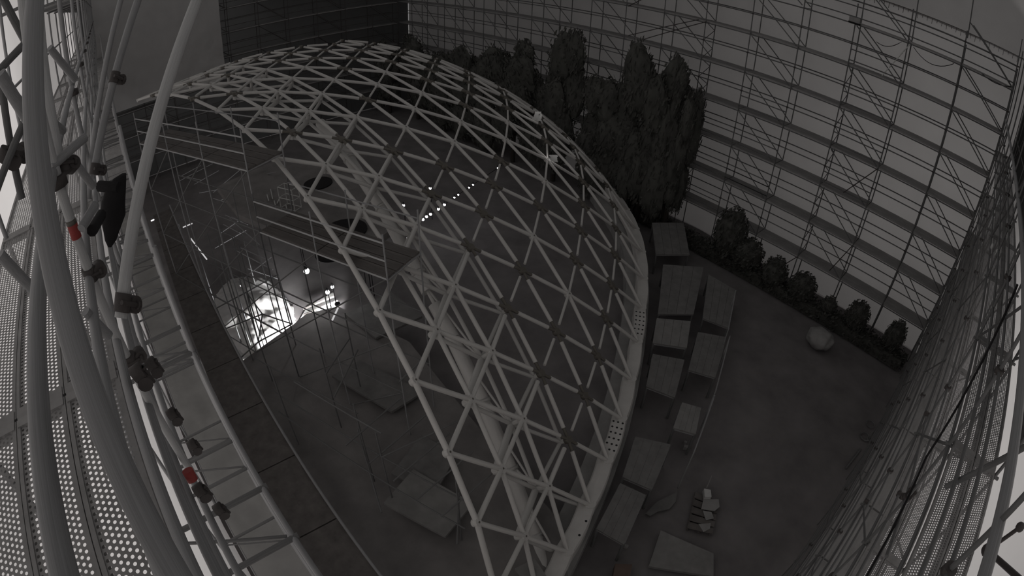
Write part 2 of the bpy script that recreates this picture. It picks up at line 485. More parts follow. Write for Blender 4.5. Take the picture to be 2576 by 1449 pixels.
SU = Vector((-1, -.037, 0)).normalized(); SV = Vector((.037, -1, 0)).normalized()
S0 = Vector((14.51, -26.09, 0))
scols = [NB * i for i in range(18)]
south = thing('facade_scaffold', 'tall scaffold beside the camera running away along the left side', 'scaffold', (S0.x, S0.y, 0))
SP = lambda s, d, z: Vector((S0.x, S0.y, 0)) + SU * s + SV * d + Vector((0, 0, z))
SRZ = math.atan2(SU.y, SU.x)
for k, s in enumerate(scols):
    for d in (0, 1.0):
        if k != 1 or d: tube('standard', SP(s, d, 12.2), SP(s, d, 17.0 - .4 * (k % 2)), .0242, 'galv', south, 10)
    for d in (-.38, .62):
        if k >= 2: tube('lower_standard', SP(s, d, 0), SP(s, d, 12.4), .0242, 'galv', south, 8)
    for z in (13.03, 15.05): tube('transom', SP(s, -.05, z), SP(s, 1.05, z), .024, 'galv_dark', south, 8)
    for z in (11.1, 9.1, 7.1):
        tube('transom', SP(s, -.42, z), SP(s, .68, z), .026, 'galv_dark', south, 8)
        tube('transom', SP(s + .55, -.42, z), SP(s + .55, .68, z), .026, 'galv_dark', south, 8)
        tube('plan_brace', SP(s + .04, -.34, z), SP(s + .5, .6, z), .014, 'galv_dark', south, 6)
    tube('rosette', SP(s, 0, 14.0), SP(s, 0, 14.05), .055, 'coupler', south, 8)
for bi in range(17):
    for g in (.5, 1.0):
        tube('guard_rail', SP(scols[bi], 0, 13.07 + g), SP(scols[bi + 1], 0, 13.07 + g), .0242, 'galv', south, 14 if bi < 3 else 8)
    tube('outer_rail', SP(scols[bi], 1.0, 14.07), SP(scols[bi + 1], 1.0, 14.07), .024, 'galv', south, 8)
    for z in (11.1, 9.1, 7.1, 5.05):
        tube('lower_ledger', SP(scols[bi], -.38, z), SP(scols[bi + 1], -.38, z), .0242, 'galv', south, 8)
        tube('lower_ledger', SP(scols[bi], .62, z), SP(scols[bi + 1], .62, z), .0242, 'galv', south, 8)
    for k in range(3):
        o = mesh_obj('perforated_plank', pm, south)
        o.location = SP(scols[bi] + 2.56, .06 + .165 + k * .33, 13.07) - south.location
        o.rotation_euler = (0, 0, math.atan2(-SU.y, -SU.x))
    if bi >= 5:
        box('deck', (SP(scols[bi], .5, 15.1) + SP(scols[bi + 1], .5, 15.1)) / 2, (2.5, .95, .06), 'deck', south, SRZ)
    if bi > 7:
        for z in (11.1, 7.1):
            box('deck', (SP(scols[bi], .12, z) + SP(scols[bi + 1], .12, z)) / 2, (2.5, .95, .06), 'deck', south, SRZ)
    if bi >= 2 and bi % 2 == 0:
        for z in (3.1, 5.1, 7.1, 9.1, 11.1):
            tube('diagonal_brace', SP(scols[bi], -.38, z), SP(scols[bi + 1], -.38, z + 1.95), .0242, 'galv', south, 8)
# tubes close to the camera
TUBE = .0242
tube('raking_tube', CAM + Vector((.35, -.19, -1.33)), CAM + Vector((-1.9, -.19, .60)), TUBE, 'galv', south, 20)
tube('raking_tube', at(304, 800, d=1.95), at(512, -40, d=2.3), TUBE, 'galv_light', south, 20)
tube('raking_tube', at(236, 440, d=3.2), at(358, -30, d=3.4), TUBE, 'galv', south, 16)
tube('raking_tube', at(222, 500, d=4.6), at(312, -30, d=4.6), TUBE, 'galv', south, 12)
MX, MY = CAM.x - 2.27, CAM.y - .385
tube('marked_standard', (MX, MY, 12.2), (MX, MY, 17.2), .0245, 'galv_light', south, 20)
za, zb, zc_ = (at(u, v, x=MX).z for u, v in ((188, 547), (191, 559), (202, 594)))
o = tube('tape_band', (MX, MY, zc_), (MX, MY, zb), .0258, 'red', south, 20); o['label'] = 'red tape band on the upright tube'
o = tube('tape_band', (MX, MY, zb), (MX, MY, za), .0258, 'sleeve', south, 20); o['label'] = 'dark brown tape band above the red one'
tube('raking_tube', at(97, -20, d=2.9), at(152, 408, d=2.45), TUBE, 'galv_light', south, 20)
for u, v in ((226, 690), (330, 905)): coupler(at(u, v, x=MX), (0, 0, 1), south, .034, (1, .2, 0))
coupler(at(158, 418, d=2.43), at(97, -20, d=2.9) - at(152, 408, d=2.45), south, .033)
# inner ledgers just under the camera, seen end on
for off, zz in ((.212, 13.22), (.166, 12.80), (.15, 12.35), (.125, 11.95)):
    y = CAM.y - off * (CAM.z - zz)
    tube('inner_ledger', (14.6, y, zz), (-28.5, y - .037 * 43, zz), TUBE, 'galv', south, 14)
a = at(471, 1183, y=CAM.y - .166 * (CAM.z - 12.80)); b = at(485, 1208, y=CAM.y - .166 * (CAM.z - 12.80))
o = tube('tape_band', a, b, .0275, 'red', south, 20); o['label'] = 'faded red tape band on the lower ledger'
# swivel couplers on the near tubes
ax, bx = CAM + Vector((.35, -.19, -1.33)), CAM + Vector((-1.9, -.19, .60))
ax, bx = at(304, 800, d=1.95), at(512, -40, d=2.3)
for t in (.04,): coupler(ax.lerp(bx, t), bx - ax, south)
ax, bx = at(236, 440, d=3.2), at(358, -30, d=3.4)
for t in (.03, .5): coupler(ax.lerp(bx, t), bx - ax, south)
for (u, v, zz, off) in ((345, 965, 13.22, .212), (395, 930, 12.80, .166), (512, 1245, 12.35, .15), (430, 1060, 12.35, .15), (470, 1140, 11.95, .125), (560, 1290, 11.95, .125)):
    y = CAM.y - off * (CAM.z - zz)
    q = ray(u, v); t = (zz - CAM.z) / q.z
    coupler(Vector((CAM.x + q.x * t, y, zz)), (1, 0, 0), south, .036, (0, 1, .2))
# short cross tubes tying the uprights
for (u0, v0, u1, v1, d) in ((130, 420, 215, 345, 2.35), (205, 575, 240, 515, 2.3), (0, 640, 103, 748, 1.9), (0, 185, 70, 300, 1.75),
                            (125, 120, 190, 200, 2.9), (125, 300, 160, 330, 2.7), (180, 395, 235, 470, 2.7), (215, 783, 275, 845, 2.2)):
    tube('cross_tube', at(u0, v0, d=d), at(u1, v1, d=d * 1.04), TUBE * .85, 'galv', south, 12)
# outer tube frame against the bright sheeting
for (u0, v0, u1, v1, d) in ((2, 190, 55, 500, 2.6), (64, 300, -60, 640, 2.45), (0, -20, 90, 150, 2.6), (-40, 220, 62, 110, 2.5), (-30, 150, 110, 330, 2.3)):
    tube('outer_brace', at(u0, v0, d=d), at(u1, v1, d=d), TUBE * .8, 'galv_dark', south, 10)
coupler(at(40, 388, d=2.5), at(64, 300, d=2.45) - at(40, 388, d=2.5), south, .04); coupler(at(37, 402, d=2.5), (1, 0, 0), south, .04)
# transom frame on the near deck
tube('deck_transom', SP(1.05, .05, 13.10), SP(1.05, 1.02, 13.10), .03, 'deck', south, 8)

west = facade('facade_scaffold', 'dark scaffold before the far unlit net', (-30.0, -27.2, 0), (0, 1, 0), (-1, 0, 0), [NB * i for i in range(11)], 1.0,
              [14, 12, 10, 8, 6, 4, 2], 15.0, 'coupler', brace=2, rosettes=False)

# ------------------------------------------------------------------ pale film on the lowest side deck
fs = sheet('deck_film', SP(-.2, -.36, 5.15), SU * 43, SV * .96, 260, 10, .07, 'film', 9, None, 1.3)
tag(fs, 'long wrinkled strip of pale plastic film laid along the lower left scaffold', 'plastic film')
for k in range(17):
    box('film_deck', (SP(scols[k], .12, 5.0) + SP(scols[k + 1], .12, 5.0)) / 2, (2.5, .95, .06), 'deck', south, SRZ)
# ------------------------------------------------------------------ the gridshell
NODE = {}
for i, (j0, pts) in DOME.items():
    for k, p in enumerate(pts): NODE[(i, j0 + k)] = Vector(p)
dome = thing('gridshell_roof', 'large curved triangular lattice roof of pale painted steel tubes', 'roof', (2.0, -15.0, 0))


def normal(k):
    i, j = k; n = Vector((0, 0, 0)); c = NODE[k]
    ring = [(0, 1), (1, 1), (1, 0), (0, -1), (-1, -1), (-1, 0)]
    for a, b in zip(ring, ring[1:] + ring[:1]):
        pa, pb = NODE.get((i + a[0], j + a[1])), NODE.get((i + b[0], j + b[1]))
        if pa and pb: n += (pa - c).cross(pb - c)
    n.normalize()
    return n if n.z > 0 else -n


NRM = {k: normal(k) for k in NODE}
CLEAN = {(3, 8), (3, 9), (3, 10), (3, 11), (3, 12), (4, 8), (4, 10), (4, 11), (5, 5), (5, 6), (5, 8), (5, 9), (5, 10), (6, 9), (6, 10), (6, 11), (7, 8), (8, 10), (7, 9), (8, 9)}
DARK = {(1, 7), (2, 7), (1, 11), (0, 9), (1, 9), (2, 11), (2, 12), (0, 11)}
is_ring = lambda k: k[0] - k[1] == 2


def dark(k):
    if is_ring(k): return False
    if k in DARK: return True
    return k[0] >= 3 and k not in CLEAN


bars = []
for (i, j) in NODE:
    for fam, (a, b) in (('E', (0, 1)), ('A', (1, 0)), ('B', (1, 1))):
        q = (i + a, j + b)
        if q not in NODE: continue
        if fam == 'B' and is_ring((i, j)): continue
        bars.append(((NODE[(i, j)] + NODE[q]) / 2 - CAM, (i, j), q, fam))
bars.sort(key=lambda t: t[0].length)
far = []
for n_, (mid, k, q, fam) in enumerate(bars):
    a, b = NODE[k], NODE[q]; d = (b - a); L = d.length; d.normalize()
    r = .066
    if fam == 'B' and k[0] >= 3: r = .046
    if fam == 'B' and k[0] == 1: r = .060
    if k[0] == 0 and q[0] == 0: r = .072
    ga = .36 if dark(k) else .0; gb = .36 if dark(q) else .0
    a2, b2 = a + d * ga, b - d * gb
    name = 'edge_bar' if (k[0] == 0 and q[0] == 0) else 'lattice_bar'
    if n_ < 312: tube(name, a2, b2, r, 'paint', dome, 10)
    else: far.append((a2, b2, r))
    for g, p, s in ((ga, a, 1), (gb, b, -1)):
        if g and n_ < 330 and fam != 'B': far_s = tube('joint_sleeve', p + d * s * .05, p + d * s * .40, .050, 'sleeve', dome, 8)
# the bars beyond the three hundred nearest, joined
fv = []; ff = []
for a, b, r in far:
    d = (b - a).normalized(); x = d.orthogonal().normalized(); y = d.cross(x); s = len(fv)
    for p in (a, b):
        for q in range(6):
            t = math.pi / 3 * q; fv.append(tuple(p + x * (r * math.cos(t)) + y * (r * math.sin(t)) - dome.location))
    for q in range(6):
        e = (q + 1) % 6; ff.append((s + q, s + e, s + 6 + e, s + 6 + q))
    ff += [tuple(s + 5 - q for q in range(6)), tuple(s + 6 + q for q in range(6))]
fo = mesh_obj('distant_lattice_bars', pydata('distant_lattice_bars', fv, ff, 'paint'), dome); fo['kind'] = 'stuff'
for k, p in NODE.items():
    n = NRM[k]
    if is_ring(k): continue
    if dark(k):
        tube('joint_hub', p - n * .10, p + n * .06, .115, 'sleeve', dome, 10)
    else:
        tube('node_hub', p - n * .10, p + n * .06, .125 if k[0] else .10, 'paint', dome, 12)
        tube('node_bolt', p + n * .06, p + n * .075, .028, 'sleeve', dome, 6)
# stiffening inner layer behind rows 1 to 3, with posts and struts
DEP = {1: .20, 2: .42, 3: .30}
INN = {k: NODE[k] - NRM[k] * DEP[k[0]] for k in NODE if k[0] in DEP and -1 <= k[1] <= 12}
for (i, j), p in INN.items():
    for fam, (a, b) in (('E', (0, 1)), ('A', (1, 0)), ('B', (1, 1))):
        q = (i + a, j + b)
        if q in INN and not (fam == 'E' and i == 1) and not is_ring((i, j)):
            tube('inner_chord', p, INN[q], .095 if (fam == 'B' and i == 1) else .06, 'paint_in', dome, 8)
    if i >= 1: tube('spacer_post', p - NRM[(i, j)] * .05, NODE[(i, j)], .07 if i > 1 else .1, 'paint_in', dome, 10)
# the big arch tube under the second row
ARCH = []
for j, (u, v) in enumerate(((1392, 1505), (1345, 1345), (1283, 1180), (1215, 1011), (1140, 852), (1054, 690), (962, 525), (880, 402), (806, 310)), -1):
    dd = ((NODE[(1, max(j, 0))] - CAM).length + (NODE[(2, max(j, 0))] - CAM).length) / 2 + 1.1 - (.6 if j < 0 else 0) + .5 * max(0, j - 4)
    ARCH.append((at(u, v, d=dd), j))
for (p, j), (q, j2) in zip(ARCH[:-1], ARCH[1:]):
    if j == 3:
        d_ = (q - p)
        tube('arch_tube', p, p + d_ * .52, .205, 'paint_in', dome, 16)
        tube('arch_splice', p + d_ * .52, p + d_ * .72, .06, 'paint_in', dome, 10)
        tube('arch_tube', p + d_ * .72, q, .205, 'paint_in', dome, 16)
    else:
        tube('arch_tube', p, q, .205, 'paint_in', dome, 16)
    if j not in (3,): tube('arch_flange', p - (q - p).normalized() * .05, p + (q - p).normalized() * .05, .235, 'paint_in', dome, 16)
    if (2, j) in INN:
        for f in (.15, .85): tube('arch_strut', INN[(2, j)], p.lerp(q, f), .035, 'paint_in', dome, 8)
# ring beam with bolt plates
ring = [NODE[k] for k in sorted((k for k in NODE if is_ring(k)), key=lambda k: k[0])]
CEN = Vector((-9.0, -21.0, 0))
outw = []
for n_, p in enumerate(ring):
    d = (ring[min(n_ + 1, len(ring) - 1)] - ring[max(n_ - 1, 0)]); d.z = 0; d.normalize()
    outw.append(Vector((d.y, -d.x, 0)))
SEC = ((.13, .06), (.17, -.02), (.17, -.55), (-.34, -.55), (-.34, .0), (-.30, .06))
for n_ in range(len(ring) - 1):
    v = []; ns = 4
    for q in range(ns + 1):
        t = q / ns; p = ring[n_].lerp(ring[n_ + 1], t); o = outw[n_].lerp(outw[n_ + 1], t)
        bulge = o * (.06 * math.sin(math.pi * t))
        for (x, z) in SEC: v.append(tuple(p + bulge + o * x + Vector((0, 0, z)) - dome.location))
    m6 = len(SEC); f = []
    for q in range(ns):
        for e in range(m6):
            g = (e + 1) % m6; f.append((q * m6 + e, q * m6 + g, (q + 1) * m6 + g, (q + 1) * m6 + e))
    f += [tuple(range(m6 - 1, -1, -1)), tuple(ns * m6 + e for e in range(m6))]
    mesh_obj('ring_beam', pydata('ring_beam', v, f, 'paint'), dome)
    tube('ring_plate', ring[n_] - Vector((0, 0, .1)), ring[n_] + Vector((0, 0, .085)), .17, 'paint', dome, 12)


def bolt_plate(seg, t0, t1, rows, cols=3):
    for a in range(rows):
        t = t0 + (t1 - t0) * a / (rows - 1)
        p = ring[seg].lerp(ring[seg + 1], t); o = outw[seg].lerp(outw[seg + 1], t)
        for b in range(cols):
            q = p + o * (.05 - .155 * b + .06 * math.sin(math.pi * t)) + Vector((0, 0, .055))
            tube('bolt_hole', q, q + Vector((0, 0, .012)), .038, 'hole', dome, 8)


bolt_plate(4, .22, .88, 6)
bolt_plate(7, .22, .85, 6)
bolt_plate(2, .35, .65, 2, 1)
# concrete upstand below the ring
uv_ = []; uf = []
for p, o in zip(ring, outw):
    for x, z in ((.32, .72), (.32, -.1), (-.75, -.1), (-.75, .72)):
        uv_.append((p.x + o.x * x, p.y + o.y * x, z))
for q in range(len(ring) - 1):
    for e in range(4):
        g = (e + 1) % 4; uf.append((q * 4 + e, q * 4 + g, q * 4 + 4 + g, q * 4 + 4 + e))
struct(mesh_obj('trim_1', pydata('trim_1', uv_, uf, 'concrete')))

# ------------------------------------------------------------------ floors under the roof
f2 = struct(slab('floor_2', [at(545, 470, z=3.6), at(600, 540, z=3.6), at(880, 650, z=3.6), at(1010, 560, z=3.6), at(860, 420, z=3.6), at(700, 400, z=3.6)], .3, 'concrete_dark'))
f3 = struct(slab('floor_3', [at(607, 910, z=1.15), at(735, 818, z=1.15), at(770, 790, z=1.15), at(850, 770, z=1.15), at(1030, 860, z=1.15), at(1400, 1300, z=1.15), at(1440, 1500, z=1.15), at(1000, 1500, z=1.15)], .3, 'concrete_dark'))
sd = thing('timber_walkway', 'dark flat boarded walkway along the foot of the left scaffold', 'walkway', (0, -25.1, 3.1))
for k in range(12):
    x0 = 14.0 - k * 2.4
    slab('deck_panel', [(x0, -24.55 - .037 * (14 - x0) * .35, 3.1), (x0 - 2.36, -24.55 - .037 * (16.4 - x0) * .35, 3.1), (x0 - 2.36, -26.0, 3.1), (x0, -26.0, 3.1)], .12, 'timber', sd)
tube('edge_rail', (14.0, -24.52, 3.2), (-15.0, -24.9, 3.2), .04, 'galv', sd, 8)
for k in range(12): tube('post', (13.8 - k * 2.4, -24.8, 0), (13.8 - k * 2.4, -24.8, 3.0), .05, 'galv_dark', sd, 8)

# pale slabs and plates lying on the lower floor
for n_, (pts, m, lab) in enumerate((
        ([(868, 790), (985, 735), (1062, 795), (945, 850)], 'ply', 'grey board stack under the roof edge nearest the bright gap'),
        ([(835, 945), (905, 905), (1065, 985), (985, 1035)], 'ply', 'broad grey board on the lower floor left of the roof edge'),
        ([(985, 1190), (1060, 1095), (1150, 1140), (1090, 1250)], 'ply', 'grey boards between scaffold lines under the lattice'),
        ([(965, 1265), (1040, 1180), (1190, 1265), (1120, 1350)], 'ply_light', 'larger pale boards below the roof edge at the bottom'),
        ([(1295, 1430), (1345, 1405), (1375, 1449), (1330, 1470)], 'ply_light', 'pale board tip under the ring beam at the bottom'))):
    o = tag(slab('board', [at(u, v, z=1.3 + .13 * n_) for u, v in pts], .1, m), lab, 'board', 'boards on the lower floor')

# ------------------------------------------------------------------ access scaffold stepping down the roof edge
AZ = math.radians(22.3); AU = Vector((math.cos(AZ), math.sin(AZ), 0)); AV = Vector((-math.sin(AZ), math.cos(AZ), 0))
AP = lambda s, d, z: AU * s + AV * (-21.0 + d) + Vector((0, 0, z))
acc = thing('access_scaffold', 'stepped scaffold with thin rails standing in the roof opening', 'scaffold', AP(-10, 0, 0))


def step(s0, n, z, dep=1.4, low=0.0, board='timber'):
    for k in range(n + 1):
        s = s0 + 2.5 * k
        for d in (0, dep): tube('standard', AP(s, d, low), AP(s, d, z + 1.25), .024, 'galv', acc, 8)
        tube('transom', AP(s, 0, z - .05), AP(s, dep, z - .05), .024, 'galv', acc, 6)
    for k in range(n):
        a, b = s0 + 2.5 * k, s0 + 2.5 * k + 2.5
        for g in (.5, 1.0): tube('guard_rail', AP(a, 0, z + g), AP(b, 0, z + g), .024, 'galv_light', acc, 8)
        tube('guard_rail', AP(a, dep, z + 1.0), AP(b, dep, z + 1.0), .022, 'galv', acc, 8)
        tube('ledger', AP(a, 0, z - .03), AP(b, 0, z - .03), .026, 'galv_light', acc, 8)
        for q in range(4):
            box('plank', AP((a + b) / 2, .18 + q * .35, z), (2.46, .32, .05), board, acc, AZ)
        zz = z - 2
        while zz > low:
            tube('ledger', AP(a, 0, zz), AP(b, 0, zz), .024, 'galv_dark', acc, 6)
            tube('ledger', AP(a, dep, zz), AP(b, dep, zz), .024, 'galv_dark', acc, 6)
            tube('diagonal_brace', AP(a, 0, zz), AP(b, 0, zz + 2), .022, 'galv_dark', acc, 6)
            zz -= 2


step(-16.6, 3, 9.1, 1.4)
step(-9.1, 2, 7.1, 1.4)
# lower clutter of tubes around the gap
for k in range(46):
    u0, v0 = RND.uniform(390, 640), RND.uniform(440, 760)
    z = RND.uniform(.6, 4.5); p = at(u0, v0, z=z); an = AZ + (0 if k % 2 else math.pi / 2) + RND.uniform(-.1, .1)
    L = RND.uniform(1.6, 3.0)
    if p.y < -23.6: continue
    tube('loose_tube', p, p + Vector((math.cos(an) * L, math.sin(an) * L, RND.choice((0, 0, .8, -.8)))), .024, 'galv', acc, 6)
for (u, v) in ((612, 600), (622, 735), (640, 760), (585, 730), (600, 800), (560, 720), (648, 850), (700, 700), (715, 760)):
    p = at(u, v, z=3.2); tube('standard', (p.x, p.y, 0), (p.x, p.y, 5.6), .026, 'galv_dark', acc, 8)
gp = [at(u, v, z=3.0) for u, v in ((545, 775), (620, 735), (700, 690), (735, 815), (650, 860), (600, 905), (560, 830), (660, 790))]
for a, b in ((0, 1), (1, 2), (2, 3), (3, 4), (4, 5), (5, 6), (1, 7), (7, 4), (6, 7), (7, 3), (0, 5), (1, 4)):
    tube('ledger', gp[a], gp[b], .026, 'galv_dark', acc, 8)
# lower framework faintly seen below the roof edge
for k in range(5):
    a = at(870 + 60 * k, 1120 + 45 * k, z=3.6); b = at(1010 + 60 * k, 1000 + 45 * k, z=3.6)
    tube('ledger', a, b, .024, 'galv_dark', acc, 6)
for (u0, v0, u1, v1, z) in ((690, 985, 1180, 1265, 2.6), (700, 1035, 1170, 1330, 2.6), (640, 900, 900, 1040, 2.6), (740, 960, 960, 1090, 4.2), (900, 1080, 960, 1290, 2.6), (960, 1150, 1150, 1060, 3.9), (1150, 1370, 1155, 1240, 2.6), (820, 940, 880, 850, 4.4), (840, 1000, 900, 880, 4.4)):
    tube('ledger', at(u0, v0, z=z), at(u1, v1, z=z), .024, 'galv_dark', acc, 6)
for (u, v) in ((700, 985), (905, 1080), (960, 1150), (820, 940), (1150, 1240), (880, 850)):
    p = at(u, v, z=3.6); tube('standard', (p.x, p.y, 1.15), (p.x, p.y, 4.6), .024, 'galv_dark', acc, 8)
# two long site tubes crossing the roof edge
tube('raking_tube', at(895, 700, d=15.5), at(975, 628, d=16.0), .024, 'galv_dark', acc, 8)
tube('raking_tube', at(1005, 960, d=13.2), at(1062, 905, d=13.4), .024, 'galv_dark', acc, 8)
# ------------------------------------------------------------------ lit gap: film mound, flood lamps, festoon lamps
mc = at(628, 765, z=.6)
mv = []; mf = []
for j in range(41):
    for i in range(61):
        x, y = -3.4 + 6.8 * i / 60, -1.8 + 3.6 * j / 40
        rr = (x / 3.4) ** 2 + (y / 1.8) ** 2
        h = .75 * max(0, 1 - rr) ** .6
        h += (.28 * noise.noise(Vector((x * .9, y * .9, 3))) + .16 * abs(noise.noise(Vector((x * 2.3, y * 2.3, 1))))) * (1 if rr < 1 else .3)
        mv.append((mc.x + x, mc.y + y, max(.03, h)))
for j in range(40):
    for i in range(60):
        x, y = -3.4 + 6.8 * (i + .5) / 60, -1.8 + 3.6 * (j + .5) / 40
        if (x / 3.4) ** 2 + (y / 1.8) ** 2 > 1.02 + .15 * noise.noise(Vector((x, y, 9))): continue
        a = j * 61 + i; mf.append((a, a + 1, a + 62, a + 61))
mo = mesh_obj('plastic_cover', pydata('plastic_cover', mv, mf, 'cover', True))
tag(mo, 'crumpled pale plastic cover heaped in the brightly lit gap', 'plastic cover')
gl = slab('floor_4', [at(u, v, z=.06) for u, v in ((572, 835), (606, 914), (742, 832), (738, 772), (690, 760), (640, 800))], .06, 'pale')
struct(gl)  # pale plate cut to the lit patch, its brightness put into the colour
gl = slab('floor_5', [at(u, v, z=.06) for u, v in ((748, 815), (850, 770), (838, 735), (772, 772))], .06, 'pale')
struct(gl)  # smaller pale plate, lamplight on the ground put into its colour
for n_, (a, b) in enumerate((((762, 778), (842, 745)), ((764, 792), (850, 757)), ((770, 806), (852, 768)))):
    tag(tube('timber_batten', at(*a, z=.5), at(*b, z=.5), .06, 'timber', None, 4), ('upper', 'middle', 'lower')[n_] + ' dark batten across the small bright strip', 'batten')


def flood(loc, aim, watts, label, size=.25):
    t = thing('flood_lamp', label, 'lamp', loc)
    d = (Vector(aim) - Vector(loc)).normalized()
    tube('lamp_housing', Vector(loc) - d * .14, Vector(loc) - d * .02, .11, 'black', t, 12)
    tube('lamp_stand', Vector(loc) + Vector((0, 0, -.1)), (loc[0], loc[1], 0.05), .02, 'galv_dark', t, 8)
    tube('lamp_glass', Vector(loc) - d * .02, Vector(loc), .075, 'glow', t, 12)
    ld = bpy.data.lights.new('flood_light', 'SPOT'); ld.energy = watts; ld.spot_size = math.radians(115); ld.spot_blend = .6; ld.shadow_soft_size = .12
    o = bpy.data.objects.new('flood_light', ld); COL.objects.link(o); o.parent = t
    o.location = d * .04; o.rotation_mode = 'QUATERNION'; o.rotation_quaternion = Vector((0, 0, -1)).rotation_difference(d)
    return t


g0 = at(715, 855, z=0.0)
flood((g0.x + 1.1, g0.y + .7, .85), at(625, 800, z=.3), 4200, 'floodlight hidden under the slab lighting the bright gap')
g1 = at(810, 790, z=0.0)
flood((g1.x + .8, g1.y + .5, .8), at(795, 775, z=0), 700, 'second floodlight under the slab by the small bright strip')
# the bare lamp that glares between the rails
lp = at(771, 682, z=3.0)
wl = thing('work_lamp', 'single glaring white work lamp seen between the scaffold rails', 'lamp', lp)
ball('lamp_glass', lp, .12, 'glow', wl)
tube('lamp_cap', lp + Vector((0, 0, .08)), lp + Vector((0, 0, .26)), .06, 'black', wl, 10)
tube('lamp_hanger', lp + Vector((0, 0, .26)), lp + Vector((0, 0, 1.2)), .015, 'black', wl, 6)
ll = bpy.data.lights.new('work_light', 'POINT'); ll.energy = 30; ll.shadow_soft_size = .12
lo = bpy.data.objects.new('work_light', ll); COL.objects.link(lo); lo.parent = wl; lo.location = (0, 0, -.2)

NAMES = ('lowest bulb of the bright row', 'second bulb up the bright row', 'third bulb up the bright row', 'fourth bulb up the bright row', 'fifth bulb up the bright row',
         'sixth bulb up the bright row', 'seventh bulb up the bright row', 'eighth bulb up the bright row', 'ninth bulb up the bright row', 'topmost bulb of the bright row')
FEST = [(1064, 552), (1073, 545), (1083, 539), (1103, 526), (1118, 515), (1143, 497), (1153, 490), (1180, 472), (1190, 465), (1252, 423)]
prev = None
for n_, ((u, v), nm) in enumerate(zip(FEST, NAMES)):
    p = at(u, v, z=1.9)
    t = thing('festoon_lamp', nm + ' seen through the lattice', 'lamp', p, 'row of festoon lamps under the roof')
    ball('lamp_glass', p, .07 if n_ < 5 else .045, 'glow', t, 2)
    tube('lamp_holder', p + Vector((0, 0, .05)), p + Vector((0, 0, .17)), .03, 'black', t, 8)
a, b = at(1050, 562, z=2.07), at(1262, 416, z=2.07)
tag(tube('festoon_cable', a, b, .015, 'black', None, 6), 'thin black cable carrying the row of bulbs', 'cable')
SL = [((1082, 474), .075, 'glow', 'single bright bulb above the lamp row'), ((1015, 517), .075, 'glow', 'bright bulb near the big arch tube'),
      ((942, 566), .08, 'glow', 'bright bulb left of the big arch tube'), ((1134, 149), .08, 'glow', 'lone tiny light behind the top of the roof'),
      ((836, 722), .07, 'glow', 'small bulb above the bright strip'), ((824, 735), .09, 'glow', 'brighter bulb at the end of the bright strip'),
      ((912, 665), .05, 'glow_soft', 'first small spot of the slanting trio'), ((922, 659), .05, 'glow_soft', 'second small spot of the slanting trio'), ((928, 655), .05, 'glow_soft', 'third small spot of the slanting trio'),
      ((606, 718), .05, 'glow_soft', 'tiny light over the plastic heap'), ((1012, 590), .05, 'glow_soft', 'tiny light beside the arch tube'), ((1020, 600), .08, 'glow_dim', 'dull lamp beside the arch tube')]
for (u, v), r, m, nm in SL:
    p = at(u, v, z=1.9) if v > 200 else at(u, v, y=-2.2)
    t = thing('small_lamp', nm, 'lamp', p)
    ball('lamp_glass', p, r, m, t, 2); tube('lamp_holder', p + Vector((0, 0, r * .7)), p + Vector((0, 0, r * .7 + .15)), .035, 'black', t, 8)
    if v > 200: tube('lamp_post', p + Vector((.06, 0, -1.9)), p + Vector((.06, 0, .1)), .02, 'black', t, 6)
# short bright light tubes
for n_, (u0, v0, u1, v1, m, nm) in enumerate(((850, 775, 836, 805, 'glow_dim', 'slanting light tube right of the bright strip'), (460, 572, 484, 562, 'glow_dim', 'short light tube in the dark scaffold gap'),
                                              (480, 600, 520, 652, 'glow_dim', 'long thin light tube along the left gap'), (380, 556, 388, 552, 'glow_soft', 'tiny light tube beside the left standards'))):
    t = tag(tube('light_tube', at(u0, v0, z=2.6), at(u1, v1, z=2.6), .035, m, None, 8), nm, 'lamp')
# white rags caught under the lattice
for n_, (u, v, s, nm) in enumerate(((1353, 292, .30, 'white rag hanging behind the lattice near the top of the roof'), (1391, 398, .30, 'white rag hanging behind the lattice lower down the roof'))):
    d = {0: 27.5, 1: 25.0}[n_]
    c = at(u, v, d=d); vs = []; fs_ = []
    for j in range(7):
        for i in range(7):
            a_, b_ = (i / 6 - .5), (j / 6 - .5)
            h = noise.noise(Vector((a_ * 4, b_ * 4, n_))) * .12
            vs.append((c.x + s * 1.3 * a_ * (1 - .5 * (b_ + .5)) + h, c.y + s * .9 * a_ + h, c.z + s * 1.6 * b_ * (1 if n_ == 0 else .7)))
    for j in range(6):
        for i in range(6): fs_.append((j * 7 + i, j * 7 + i + 1, j * 7 + i + 8, j * 7 + i + 7))
    tag(mesh_obj('lit_cloth', pydata('lit_cloth', vs, fs_, 'pale', True)), nm, 'rag')
    lamp('rag_fill_light', c + (CAM - c).normalized() * .5 + Vector((.1, 0, .35)), 3.0, .05)  # unseen lamp added in front of each rag to brighten it

